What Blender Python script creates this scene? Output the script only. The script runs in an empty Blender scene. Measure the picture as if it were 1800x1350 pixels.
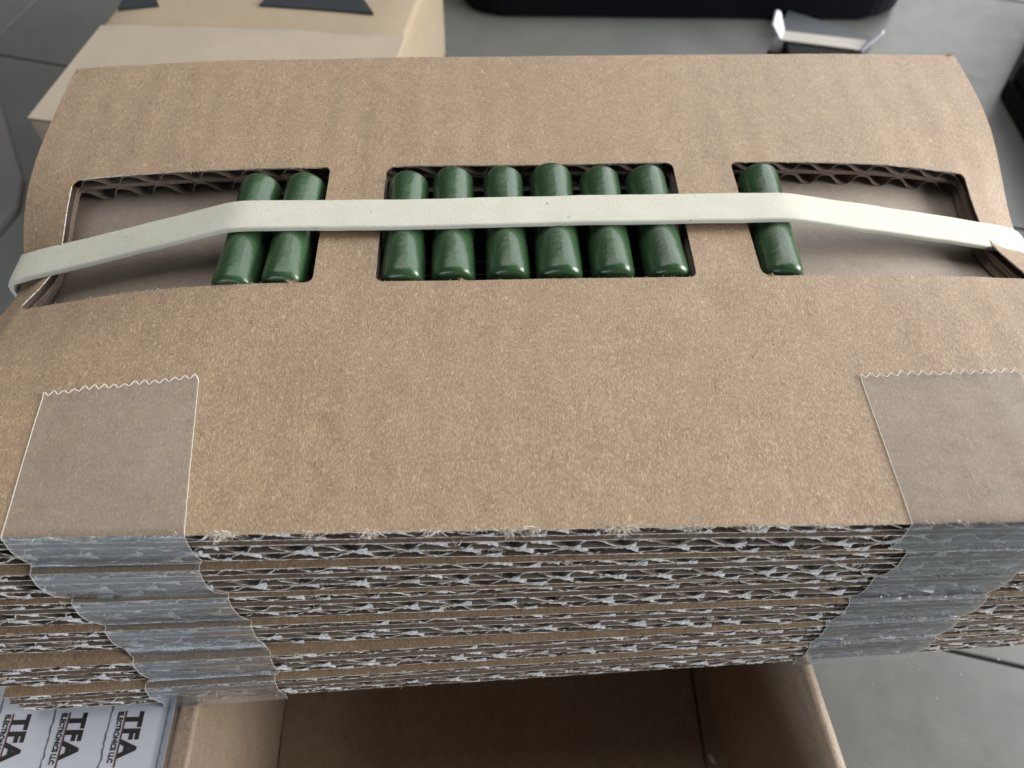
import bpy, bmesh, math, random
from mathutils import Vector, Matrix, noise
random.seed(7)
S = 0.001                                   # every number below is in millimetres
scn = bpy.context.scene

# ------------------------------------------------------------------ camera, world, lamps, exposure
R = [[0.9992722650501757, -0.008617484369609405, 0.03715749271184718],
     [-0.02754398018794097, -0.8369132441720526, 0.54664206834529],
     [0.02638691829103493, -0.5472677230501997, -0.8365415529730442]]
CAM = (-8.257, -38.289, 95.087)
cam = bpy.data.cameras.new('camera'); co = bpy.data.objects.new('camera', cam)
scn.collection.objects.link(co)
m = Matrix(((R[0][0], -R[0][1], -R[0][2], CAM[0]*S), (R[1][0], -R[1][1], -R[1][2], CAM[1]*S),
            (R[2][0], -R[2][1], -R[2][2], CAM[2]*S), (0, 0, 0, 1)))
co.matrix_world = m
cam.sensor_width = 36; cam.lens = 1290/1800*36; cam.clip_start = 0.002; cam.clip_end = 20
cam.dof.use_dof = True; cam.dof.focus_distance = 0.122; cam.dof.aperture_fstop = 27
scn.camera = co
w = bpy.data.worlds.new('World'); scn.world = w; w.use_nodes = True
bg = w.node_tree.nodes['Background']; bg.inputs[0].default_value = (0.80, 0.84, 0.90, 1); bg.inputs[1].default_value = 0.055
def lamp(name, loc, target, sx, sy, power, col):
    l = bpy.data.lights.new(name, 'AREA'); l.shape = 'RECTANGLE'; l.size = sx*S; l.size_y = sy*S
    l.energy = power; l.color = col
    o = bpy.data.objects.new(name, l); scn.collection.objects.link(o)
    o.location = Vector(loc)*S
    o.rotation_euler = (Vector(target)-Vector(loc)).to_track_quat('-Z', 'Y').to_euler()
    return o
lamp('window_light', (820, -10, 250), (0, 20, -20), 560, 360, 11.5, (1.0, 0.985, 0.96))
lamp('front_window_light', (-330, -600, 20), (0, 0, -40), 620, 260, 2.4, (0.83, 0.91, 1.0))
lamp('rear_window_light', (840, 720, 560), (0, 50, -20), 1300, 950, 12.0, (0.97, 0.985, 1.0))
lamp('ceiling_light', (-80, 420, 850), (0, 40, 0), 1000, 700, 4.8, (1.0, 0.97, 0.92))
scn.view_settings.view_transform = 'Standard'; scn.view_settings.look = 'None'
scn.view_settings.gamma = 1; scn.view_settings.exposure = 0.0
scn.cycles.max_bounces = 8; scn.cycles.transparent_max_bounces = 12
scn.cycles.use_denoising = True

# ------------------------------------------------------------------ materials
def mat(name):
    m = bpy.data.materials.new(name); m.use_nodes = True
    nt = m.node_tree; b = nt.nodes['Principled BSDF']
    return m, nt, b
def N(nt, t, **kw):
    n = nt.nodes.new(t)
    for k, v in kw.items(): setattr(n, k, v)
    return n
def mm_coords(nt, scale=(1, 1, 1), rot=(0, 0, 0)):
    t = N(nt, 'ShaderNodeTexCoord'); mp = N(nt, 'ShaderNodeMapping')
    nt.links.new(t.outputs['Object'], mp.inputs[0])
    mp.inputs['Scale'].default_value = tuple(1000*s for s in scale); mp.inputs['Rotation'].default_value = rot
    return mp.outputs[0]
def noise_tex(nt, vec, scale, detail=3, rough=.5, dist=0):
    n = N(nt, 'ShaderNodeTexNoise'); nt.links.new(vec, n.inputs['Vector'])
    n.inputs['Scale'].default_value = scale; n.inputs['Detail'].default_value = detail
    n.inputs['Roughness'].default_value = rough; n.inputs['Distortion'].default_value = dist
    return n.outputs['Fac']
def ramp(nt, fac, stops):
    r = N(nt, 'ShaderNodeValToRGB'); nt.links.new(fac, r.inputs[0])
    e = r.color_ramp.elements
    while len(e) < len(stops): e.new(.5)
    for i, (p, c) in enumerate(stops):
        e[i].position = p; e[i].color = (c, c, c, 1) if not isinstance(c, tuple) else (*c, 1)
    return r.outputs[0]
def mix(nt, fac, a, b, mode='MIX'):
    n = N(nt, 'ShaderNodeMix', data_type='RGBA', blend_type=mode)
    for s, v in ((n.inputs[0], fac), (n.inputs[6], a), (n.inputs[7], b)):
        if isinstance(v, (int, float)): s.default_value = v
        elif isinstance(v, tuple): s.default_value = (*v, 1)
        else: nt.links.new(v, s)
    return n.outputs[2]
def bump(nt, bsdf, h, strength, dist, prev=None):
    n = N(nt, 'ShaderNodeBump'); n.inputs['Strength'].default_value = strength
    n.inputs['Distance'].default_value = dist*S; nt.links.new(h, n.inputs['Height'])
    if prev: nt.links.new(prev, n.inputs['Normal'])
    if bsdf: nt.links.new(n.outputs[0], bsdf.inputs['Normal'])
    return n.outputs[0]

def kraft(name, base, light, dark, fibre=1.0, rough=.52, flute=0.0, mottle=1.0):
    m, nt, b = mat(name)
    c1 = mm_coords(nt)
    big = noise_tex(nt, c1, .07, 3, .6)
    col = mix(nt, ramp(nt, big, [(.35, 0.0), (.65, 1.0)]), base, tuple(v*(.90 if mottle else 1) for v in base))
    mid = noise_tex(nt, mm_coords(nt, (1, .8, 1)), .30, 5, .72)
    col = mix(nt, ramp(nt, mid, [(.36, .55*mottle), (.62, 0.0)]), col, dark)
    fine = noise_tex(nt, mm_coords(nt, (1.3, .5, 1)), 3.8, 3, .6, .3)
    col = mix(nt, ramp(nt, fine, [(.46, 0.0), (.66, .56*fibre)]), col, light)
    fine2 = noise_tex(nt, mm_coords(nt, (1.3, .55, 1), (0, 0, .5)), 4.0, 3, .6, .3)
    col = mix(nt, ramp(nt, fine2, [(.34, .52*fibre), (.48, 0.0)]), col, dark)
    speck = noise_tex(nt, c1, 1.6, 1, .5)
    col = mix(nt, ramp(nt, speck, [(.22, .8*fibre), (.26, 0.0)]), col, tuple(v*.4 for v in dark))
    # loose fibres: thin wandering ridges of stretched noise, at three headings
    hs = []
    for ang, sc, off in ((.15, 1.5, .0), (-.5, 1.3, .02), (1.25, 1.1, -.02)):
        f = noise_tex(nt, mm_coords(nt, (1.0, .28, 1.0), (0, 0, ang)), sc, 1, .5, .8)
        s = N(nt, 'ShaderNodeMath', operation='SUBTRACT'); nt.links.new(f, s.inputs[0]); s.inputs[1].default_value = .5+off
        a = N(nt, 'ShaderNodeMath', operation='ABSOLUTE'); nt.links.new(s.outputs[0], a.inputs[0])
        r = ramp(nt, a.outputs[0], [(0.0, 1.0), (.018, 0.0)])
        g = noise_tex(nt, mm_coords(nt, (1, 1, 1), (0, 0, ang+.3)), .9, 2, .5)
        k = N(nt, 'ShaderNodeMath', operation='MULTIPLY'); nt.links.new(r, k.inputs[0])
        nt.links.new(ramp(nt, g, [(.50, 0.0), (.57, .8*fibre)]), k.inputs[1])
        hs.append(k.outputs[0])
    col = mix(nt, hs[0], col, light); col = mix(nt, hs[1], col, light)
    col = mix(nt, hs[2], col, tuple(v*.65 for v in dark))
    nt.links.new(col, b.inputs['Base Color'])
    b.inputs['Roughness'].default_value = rough; b.inputs['Specular IOR Level'].default_value = .5
    b.inputs['Sheen Weight'].default_value = .12; b.inputs['Sheen Roughness'].default_value = .6
    n1 = bump(nt, None, fine, .55*fibre, .09)
    n2 = bump(nt, None, hs[0], .5*fibre, .06, n1)
    bump(nt, b, mid, .5, .10, n2)
    return m
M = {}
M['kraft'] = kraft('kraft_paper', (.335, .224, .131), (.57, .44, .30), (.205, .130, .072))
M['kraft_inner'] = kraft('inner_liner_paper', (.20, .142, .104), (.36, .28, .22), (.12, .082, .058), .7)  # darker than the outer kraft: cavity shade put into the colour
M['floor'] = kraft('window_floor_paper', (.33, .27, .225), (.46, .40, .34), (.25, .20, .165), .7)
M['flute'] = kraft('fluting_paper', (.175, .13, .10), (.36, .30, .255), (.10, .072, .055), .7)  # shade inside the flutes is put into this dark brown
M['kraft_pale'] = kraft('pale_carton_paper', (.385, .300, .200), (.47, .38, .27), (.32, .245, .16), .25, mottle=.4)
M['kraft_tape'] = kraft('pale_paper_tape', (.43, .36, .275), (.51, .44, .35), (.37, .305, .23), .25, mottle=.4)
M['carton'] = kraft('open_carton_paper', (.37, .27, .19), (.58, .46, .35), (.24, .165, .11), .8)

m, nt, b = mat('frayed_fibre'); b.inputs['Base Color'].default_value = (.72, .66, .58, 1)
b.inputs['Roughness'].default_value = .8; b.inputs['Specular IOR Level'].default_value = .2; M['fibre'] = m
m, nt, b = mat('cut_paper_edge_lit')  # pale cut fibre; light caught on the edges is put into the colour
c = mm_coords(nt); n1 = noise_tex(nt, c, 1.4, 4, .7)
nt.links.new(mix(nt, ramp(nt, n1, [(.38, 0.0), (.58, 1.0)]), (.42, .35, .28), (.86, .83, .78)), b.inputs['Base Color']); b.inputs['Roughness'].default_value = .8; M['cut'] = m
m, nt, b = mat('torn_paper_lit')  # pale torn fibre, with light on the flute walls painted in
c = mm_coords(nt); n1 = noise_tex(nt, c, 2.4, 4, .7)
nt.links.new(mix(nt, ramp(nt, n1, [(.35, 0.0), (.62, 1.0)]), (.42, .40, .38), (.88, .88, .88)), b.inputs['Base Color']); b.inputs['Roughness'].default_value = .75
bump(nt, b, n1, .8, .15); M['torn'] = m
m, nt, b = mat('fibre_brown'); b.inputs['Base Color'].default_value = (.55, .42, .29, 1)
b.inputs['Roughness'].default_value = .8; M['fibre_brown'] = m

# green vitreous enamel
m, nt, b = mat('green_enamel')
c = mm_coords(nt); n1 = noise_tex(nt, c, .35, 4, .6); n2 = noise_tex(nt, c, 2.2, 3, .5)
col = mix(nt, n1, (.028, .068, .029), (.042, .094, .042))
nt.links.new(col, b.inputs['Base Color'])
b.inputs['Roughness'].default_value = .20; b.inputs['Coat Weight'].default_value = .15; b.inputs['Coat Roughness'].default_value = .08
nt.links.new(ramp(nt, n2, [(.3, .20), (.7, .32)]), b.inputs['Roughness'])
x = bump(nt, None, n1, .45, .4); bump(nt, b, n2, .06, .10, x)
M['enamel'] = m

# pale rubber
m, nt, b = mat('pale_rubber')
c = mm_coords(nt); n1 = noise_tex(nt, c, .30, 4, .6); n2 = noise_tex(nt, c, 2.6, 3, .6)
col = mix(nt, n1, (.585, .58, .50), (.69, .685, .605))
col = mix(nt, ramp(nt, n2, [(.35, .35), (.5, 0.0)]), col, (.50, .48, .40))
sp = ramp(nt, noise_tex(nt, c, 1.3, 1, .5), [(.74, 0.0), (.77, .7)])
col = mix(nt, sp, col, (.80, .79, .74))
sp2 = ramp(nt, noise_tex(nt, mm_coords(nt, (1, 1, 1), (.3, .2, 1)), .9, 1, .5), [(.205, .8), (.22, 0.0)])
col = mix(nt, sp2, col, (.25, .25, .2))
nt.links.new(col, b.inputs['Base Color']); b.inputs['Roughness'].default_value = .62
b.inputs['Specular IOR Level'].default_value = .35
bump(nt, b, n2, .6, .08); M['rubber'] = m

# clear packing tape
def film(name, milk, bumpd, gw=1.0, gr=.24, mc=(.84, .85, .86)):
    m, nt, b = mat(name); out = nt.nodes['Material Output']
    c = mm_coords(nt); cs = mm_coords(nt, (.28, 1, 1))
    n1 = noise_tex(nt, cs, .55, 4, .6, .6); n2 = noise_tex(nt, mm_coords(nt, (.5, 1, 1)), 1.7, 3, .6, 1.2)
    b.inputs['Base Color'].default_value = (*mc, 1); b.inputs['Roughness'].default_value = .4
    b.inputs['Specular IOR Level'].default_value = .55
    t = N(nt, 'ShaderNodeBsdfTransparent'); t.inputs[0].default_value = (1, 1, 1, 1)
    gl = N(nt, 'ShaderNodeBsdfGlossy'); gl.inputs['Roughness'].default_value = gr; gl.inputs[0].default_value = (.9, .95, 1, 1)
    fr = N(nt, 'ShaderNodeFresnel'); fr.inputs['IOR'].default_value = 1.5
    k = bump(nt, None, n1, .55, bumpd); k = bump(nt, b, n2, .5, bumpd*.35, k)
    nt.links.new(k, gl.inputs['Normal']); nt.links.new(k, fr.inputs['Normal'])
    m1 = N(nt, 'ShaderNodeMixShader'); nt.links.new(t.outputs[0], m1.inputs[1]); nt.links.new(b.outputs[0], m1.inputs[2])
    nt.links.new(ramp(nt, n1, [(.30, milk*.75), (.70, milk*1.3)]), m1.inputs[0])
    m2 = N(nt, 'ShaderNodeMixShader'); fm = N(nt, 'ShaderNodeMath', operation='MULTIPLY'); nt.links.new(fr.outputs[0], fm.inputs[0]); fm.inputs[1].default_value = gw; nt.links.new(fm.outputs[0], m2.inputs[0])
    nt.links.new(m1.outputs[0], m2.inputs[1]); nt.links.new(gl.outputs[0], m2.inputs[2])
    nt.links.new(m2.outputs[0], out.inputs[0])
    return m
M['tape'] = film('clear_tape_film', .13, .10, .6, .32, (.78, .72, .64))
M['tape_loose'] = film('clear_tape_film_over_gaps', .14, .45, 1.8, .15)
M['tape_wrinkled_glint'] = film('wrinkled_glint_tape_film', .30, .9, 2.2, .2, (.84, .87, .92))  # wrinkled film; bluish reflections on the ledges are put in as milk
M['tape_edge'] = mat('tape_cut_edge')[0]
b = M['tape_edge'].node_tree.nodes['Principled BSDF']; b.inputs['Base Color'].default_value = (.80, .77, .70, 1); b.inputs['Roughness'].default_value = .35

def plain(name, col, rough=.5, metal=0, spec=.5, nscale=1.2, var=.12, bd=.05):
    m, nt, b = mat(name); c = mm_coords(nt); n = noise_tex(nt, c, nscale, 4, .6)
    nt.links.new(mix(nt, n, tuple(v*(1-var) for v in col), tuple(min(1, v*(1+var)) for v in col)), b.inputs['Base Color'])
    b.inputs['Roughness'].default_value = rough; b.inputs['Metallic'].default_value = metal
    b.inputs['Specular IOR Level'].default_value = spec
    if bd: bump(nt, b, n, .3, bd)
    return m
M['paper'] = plain('label_paper', (.66, .69, .77), .6, nscale=.5, var=.04, bd=.05)
M['ink'] = plain('black_ink', (.018, .018, .022), .5, bd=0)
M['ink_red'] = plain('dark_red_ink', (.16, .055, .065), .5, bd=0)
M['ink_blue'] = plain('faded_blue_ink', (.13, .16, .23), .6, bd=0, nscale=3, var=.5)
M['print'] = plain('carton_print', (.020, .026, .032), .6, bd=0)
M['navy'] = plain('navy_casing', (.0025, .003, .006), .5, spec=.15, bd=0)
M['navy_top'] = plain('grey_casing', (.02, .025, .035), .5, bd=0)
M['black'] = plain('black_plastic', (.004, .0045, .0045), .6, spec=.15, bd=.02)
M['charcoal'] = plain('charcoal_plate', (.045, .052, .060), .55, bd=.02)
M['steel'] = plain('dull_steel', (.36, .335, .30), .5, metal=.3, spec=.5, nscale=.4, var=.15, bd=.02)
M['steel_white'] = plain('bright_tab_steel', (.66, .70, .76), .5, metal=0, bd=.01)
M['flake'] = plain('pale_pink_flake', (.80, .66, .72), .6)
M['dust'] = plain('dust_speck', (.60, .60, .58), .8)

# grey satin tile
m, nt, b = mat('grey_tile')
c = mm_coords(nt); n1 = noise_tex(nt, c, .012, 4, .55, .6); n2 = noise_tex(nt, c, .12, 5, .65)
col = mix(nt, ramp(nt, n1, [(.35, 0.0), (.65, 1.0)]), (.112, .119, .112), (.138, .143, .135))
col = mix(nt, ramp(nt, n2, [(.35, .2), (.6, 0.0)]), col, (.100, .107, .100))
sp = ramp(nt, noise_tex(nt, c, .9, 2, .6), [(.74, 0.0), (.80, .5)])
col = mix(nt, sp, col, (.33, .34, .33))
nt.links.new(col, b.inputs['Base Color'])
nt.links.new(ramp(nt, n2, [(.3, .33), (.7, .46)]), b.inputs['Roughness'])
b.inputs['Specular IOR Level'].default_value = .5
bump(nt, b, n2, .15, .15); M['tile'] = m
M['joint'] = plain('dark_joint', (.075, .08, .076), .8)

# ------------------------------------------------------------------ object helpers
C = scn.collection
def link(o, parent=None):
    C.objects.link(o)
    if parent: o.parent = parent
    return o
def mesh_obj(name, verts, faces, mt, parent=None, smooth=True, label=None):
    me = bpy.data.meshes.new(name); me.from_pydata([tuple(c*S for c in v) for v in verts], [], faces)
    me.materials.append(M[mt]); me.update()
    if smooth: me.polygons.foreach_set('use_smooth', [True]*len(me.polygons))
    o = bpy.data.objects.new(name, me); link(o, parent)
    if label: o['label'] = label
    return o
def thing(name, label, cat, group=None, loc=(0, 0, 0)):
    o = bpy.data.objects.new(name, None); link(o); o.location = Vector(loc)*S
    o.empty_display_size = .01
    o['label'] = label; o['category'] = cat
    if group: o['group'] = group
    return o
def tag(o, label, cat, group=None):
    o['label'] = label; o['category'] = cat
    if group: o['group'] = group
    return o
def box_bm(bm, lo, hi, bev=0, seg=2):
    vs = [bm.verts.new((x*S, y*S, z*S)) for x in (lo[0], hi[0]) for y in (lo[1], hi[1]) for z in (lo[2], hi[2])]
    fs = []
    for q in ((0, 1, 3, 2), (4, 6, 7, 5), (0, 4, 5, 1), (2, 3, 7, 6), (0, 2, 6, 4), (1, 5, 7, 3)):
        fs.append(bm.faces.new([vs[i] for i in q]))
    if bev:
        es = {e for f in fs for e in f.edges}
        bmesh.ops.bevel(bm, geom=list(es), offset=bev*S, segments=seg, affect='EDGES', profile=.5)
def bm_obj(name, bm, mt, parent=None, smooth=False, label=None):
    bmesh.ops.recalc_face_normals(bm, faces=bm.faces)
    me = bpy.data.meshes.new(name); bm.to_mesh(me); bm.free(); me.materials.append(M[mt])
    if smooth: me.polygons.foreach_set('use_smooth', [True]*len(me.polygons))
    o = bpy.data.objects.new(name, me); link(o, parent)
    if label: o['label'] = label
    return o
def prism(name, pts, z0, z1, mt, parent=None, bev=0, label=None):
    bm = bmesh.new()
    lo = [bm.verts.new((p[0]*S, p[1]*S, z0*S)) for p in pts]; hi = [bm.verts.new((p[0]*S, p[1]*S, z1*S)) for p in pts]
    n = len(pts); bm.faces.new(lo[::-1]); bm.faces.new(hi)
    for i in range(n): bm.faces.new((lo[i], lo[(i+1) % n], hi[(i+1) % n], hi[i]))
    if bev: bmesh.ops.bevel(bm, geom=list(bm.edges), offset=bev*S, segments=2, affect='EDGES')
    return bm_obj(name, bm, mt, parent, label=label)
def nz(x, y, z=0): return noise.noise(Vector((x, y, z)))

# ------------------------------------------------------------------ how the tied-down stack bends
T = 8.8                                                     # thickness of one tray
FR = [(0, 0), (-1.44, .0086), (-2.45, .015), (-4.2, .018), (-6.3, .0315), (-8.05, .04)]   # front edge: y = a + b x
def amp(x, y):
    if x < 0: return 1.6*min(1, max(0, y/60)) + 8.4*math.exp(-((y-50)/19)**2)
    return .7*min(1, max(0, y/60)) + 6.6*math.exp(-((y-62)/(20 if y > 62 else 13))**2)
DENTS = [(33, 79, -.35, 3.5), (30.5, 41, -.4, 4), (-31, 41, -.25, 4), (-62, 78, .3, 6), (70, 84, .35, 9), (-20, 86, .25, 8), (12, 30, -.2, 9), (-52, 36, .3, 7), (66, 34, .3, 8), (88, 92, .3, 6), (-40, 17, -.15, 9)]
def dents(x, y):
    v = 0
    for cx, cy, a, r in DENTS:
        d = ((x-cx)**2+(y-cy)**2)/(r*r)
        if d < 6: v += a*math.exp(-d)
    return v
def bend(x, y, z):
    a = max(0.0, (abs(x)-33)/60); g = a**(2.7 if x < 0 else 3.0)
    d = amp(x, y)*g*(1+z/78) if a > 0 else 0.0
    if x < -78: x += 1.5*math.exp(-((y-54)/7)**2)*min(1, (-78-x)/14)
    if -91 < x < -78 and z > -7: x -= 3.2*math.exp(-((y-43.5)/10)**2)*max(0, 1-abs(x+86)/(5 if x < -86 else 8))
    wash = .045*math.sin(x*2*math.pi/7.7)*(.5+1.3*nz(x*.03, y*.02, 8))*(1 if z > -.5 else 0)
    return (x, y, z-d+wash+(.10*nz(x*.06, y*.06, 3)+.28*nz(x*.035, y*.05, 6)+dents(x, y))*(1 if z > -3 else .3))
def yshear(k, x, y):
    a, b = FR[k]
    # front edge follows the slightly turned tray; the back edge of the top tray runs a little askew
    return a + b*x + y*(1+.0003*x)

def solid_sheet(xs, ys, keep, ztop, th, k, yoff=0.0, jit=.0, extra=None, xr=None):
    """sheet of board paper: top and bottom skins with a wall round every border (holes included)"""
    nx, ny = len(xs), len(ys); V = []; F = []; idx = {}
    def vid(i, j, s):
        key = (i, j, s)
        if key in idx: return idx[key]
        x, y = xs[i], ys[j]; z = ztop(x, y) - (th if s else 0)
        if j == 0 and jit: y = y + yoff + jit*(nz(x*1.9, z*3, k)+.6*nz(x*6.1, z, k+9))
        elif j == 0: y = y + yoff
        idx[key] = len(V); V.append(bend(x, yshear(k, x, y), z)); return idx[key]
    WALLS = []
    cells = set((i, j) for i in range(nx-1) for j in range(ny-1) if keep((xs[i]+xs[i+1])/2, (ys[j]+ys[j+1])/2))
    for (i, j) in cells:
        F.append((vid(i, j, 0), vid(i+1, j, 0), vid(i+1, j+1, 0), vid(i, j+1, 0)))
        F.append((vid(i, j, 1), vid(i, j+1, 1), vid(i+1, j+1, 1), vid(i+1, j, 1)))
        for (di, dj, a, b) in ((0, -1, (i, j), (i+1, j)), (1, 0, (i+1, j), (i+1, j+1)), (0, 1, (i+1, j+1), (i, j+1)), (-1, 0, (i, j+1), (i, j))):
            if (i+di, j+dj) not in cells:
                WALLS.append(len(F)); F.append((vid(*a, 0), vid(*a, 1), vid(*b, 1), vid(*b, 0)))
    solid_sheet.walls = WALLS
    return V, F
def pale_edges(o, walls, allw=False):  # paints cut walls pale, as if catching light
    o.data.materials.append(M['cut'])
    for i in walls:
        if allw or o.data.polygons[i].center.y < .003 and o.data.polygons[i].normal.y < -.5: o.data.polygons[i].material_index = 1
def flat_shade_edges(o):
    me = o.data
    if hasattr(me, 'set_sharp_from_angle'): me.set_sharp_from_angle(angle=math.radians(50))

WIN = [(-86.0, -37.2), (-26.7, 28.6), (40.0, 89.5)]
WY0, WY1 = 45.2, 74.4
def linspace(a, b, n): return [a+(b-a)*i/(n-1) for i in range(n)]
def merged(vals, eps=.12):
    vals = sorted(vals); out = [vals[0]]
    for v in vals[1:]:
        if v-out[-1] > eps: out.append(v)
    return out

ROWS_FULL = [0, .5, 1.5, 4, 8, 13, 18, 23, 28, 33, 37, 41, 43.5, WY0, 46.2, 48, 51, 54, 57, 60, 63, 66, 69, 72, 73.4, WY1, 77, 81, 86, 92, 98, 104, 107.5, 109.5]
ROWS_LOW = [0, .5, 1.5, 4, 9, 20, 32, 42, WY0, 46.2, 52, 60, 68, 73.4, WY1, 85, 100, 109.5]
PERIOD = 7.7

def add_corner_fillets(V, F, k, z0, th, lo, hi, r=1.7):
    """rounded inside corners of the die-cut windows"""
    for cx, sx in ((lo, 1), (hi, -1)):
        for cy, sy in ((WY0, 1), (WY1, -1)):
            rr = r*random.uniform(.7, 1.15)
            arc = [(cx+sx*rr*(1-math.cos(t)), cy+sy*rr*(1-math.sin(t))) for t in linspace(0, math.pi/2, 6)]
            base = len(V)
            for s in (0, th):
                for p in [(cx, cy)]+arc: V.append(bend(p[0], yshear(k, p[0], p[1]), z0-s))
            n = 7
            for i in range(1, 6):
                F.append((base, base+i, base+i+1)); F.append((base+n, base+n+i+1, base+n+i))
                F.append((base+i, base+n+i, base+n+i+1, base+i+1))

def fray(parent, k, lines, x0, x1, dens, name='frayed_fibre', mt='fibre', lmin=.12, lmax=.55, tufts=()):
    """short torn paper fibres along cut edges, plus some bigger tufts"""
    V, F = [], []
    def hair(p, d, L, wd):
        side = Vector(d).cross(Vector((random.uniform(-1, 1), random.uniform(-1, 1), random.uniform(-1, 1)))).normalized()*wd*.5
        d = Vector(d).normalized(); bendv = Vector((random.uniform(-1, 1), random.uniform(-.5, .5), random.uniform(-1, 1)))*L*.45
        P = [Vector(p), Vector(p)+d*L*.5, Vector(p)+d*L*.8+bendv*.6, Vector(p)+d*L+bendv*1.2]
        i0 = len(V)
        for q, s in zip(P, (1, 1, .8, .3)): V.append(tuple(q-side*s)); V.append(tuple(q+side*s))
        for q in range(3): F.append((i0+2*q, i0+2*q+1, i0+2*q+3, i0+2*q+2))
    for z, yo in lines:
        n = int((x1-x0)*dens)
        for _ in range(n):
            x = random.uniform(x0, x1)
            if nz(x*.35, z*2, k) < -.12: continue
            p = bend(x, yshear(k, x, yo), z)
            hair(p, (random.uniform(-.9, .9), -random.uniform(.1, 1), random.uniform(-.5, .55)), random.uniform(lmin, lmax)*random.uniform(.5, 1.2), random.uniform(.03, .065))
    for (x, z, yo, n, r) in tufts:
        for _ in range(n):
            xx = x+random.gauss(0, r*.6)
            p = bend(xx, yshear(k, xx, yo+random.uniform(-.05, .3)), z+random.uniform(-.25, .1))
            hair(p, (random.gauss(0, .7), -random.uniform(.0, 1), random.gauss(.15, .6)), random.uniform(.3, 1.25)*r, random.uniform(.04, .095))
    if not V: return None
    o = mesh_obj(name, V, F, mt, parent, smooth=False); o['kind'] = 'stuff'
    return o

def glue_wads(V, F, k, x, z, y, w, h):
    """a crushed wad of torn paper where flute and liner meet, painted pale as if lit"""
    i0 = len(V); n = 7
    c = bend(x, yshear(k, x, y-.12), z)
    V.append(c)
    for i in range(n):
        t = 2*math.pi*i/n; rr = random.uniform(.6, 1.25)
        V.append(bend(x+math.cos(t)*w*rr, yshear(k, x, y+.12+random.uniform(-.06, .1)), z+math.sin(t)*h*rr))
    for i in range(n): F.append((i0, i0+1+(i+1) % n, i0+1+i))

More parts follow.
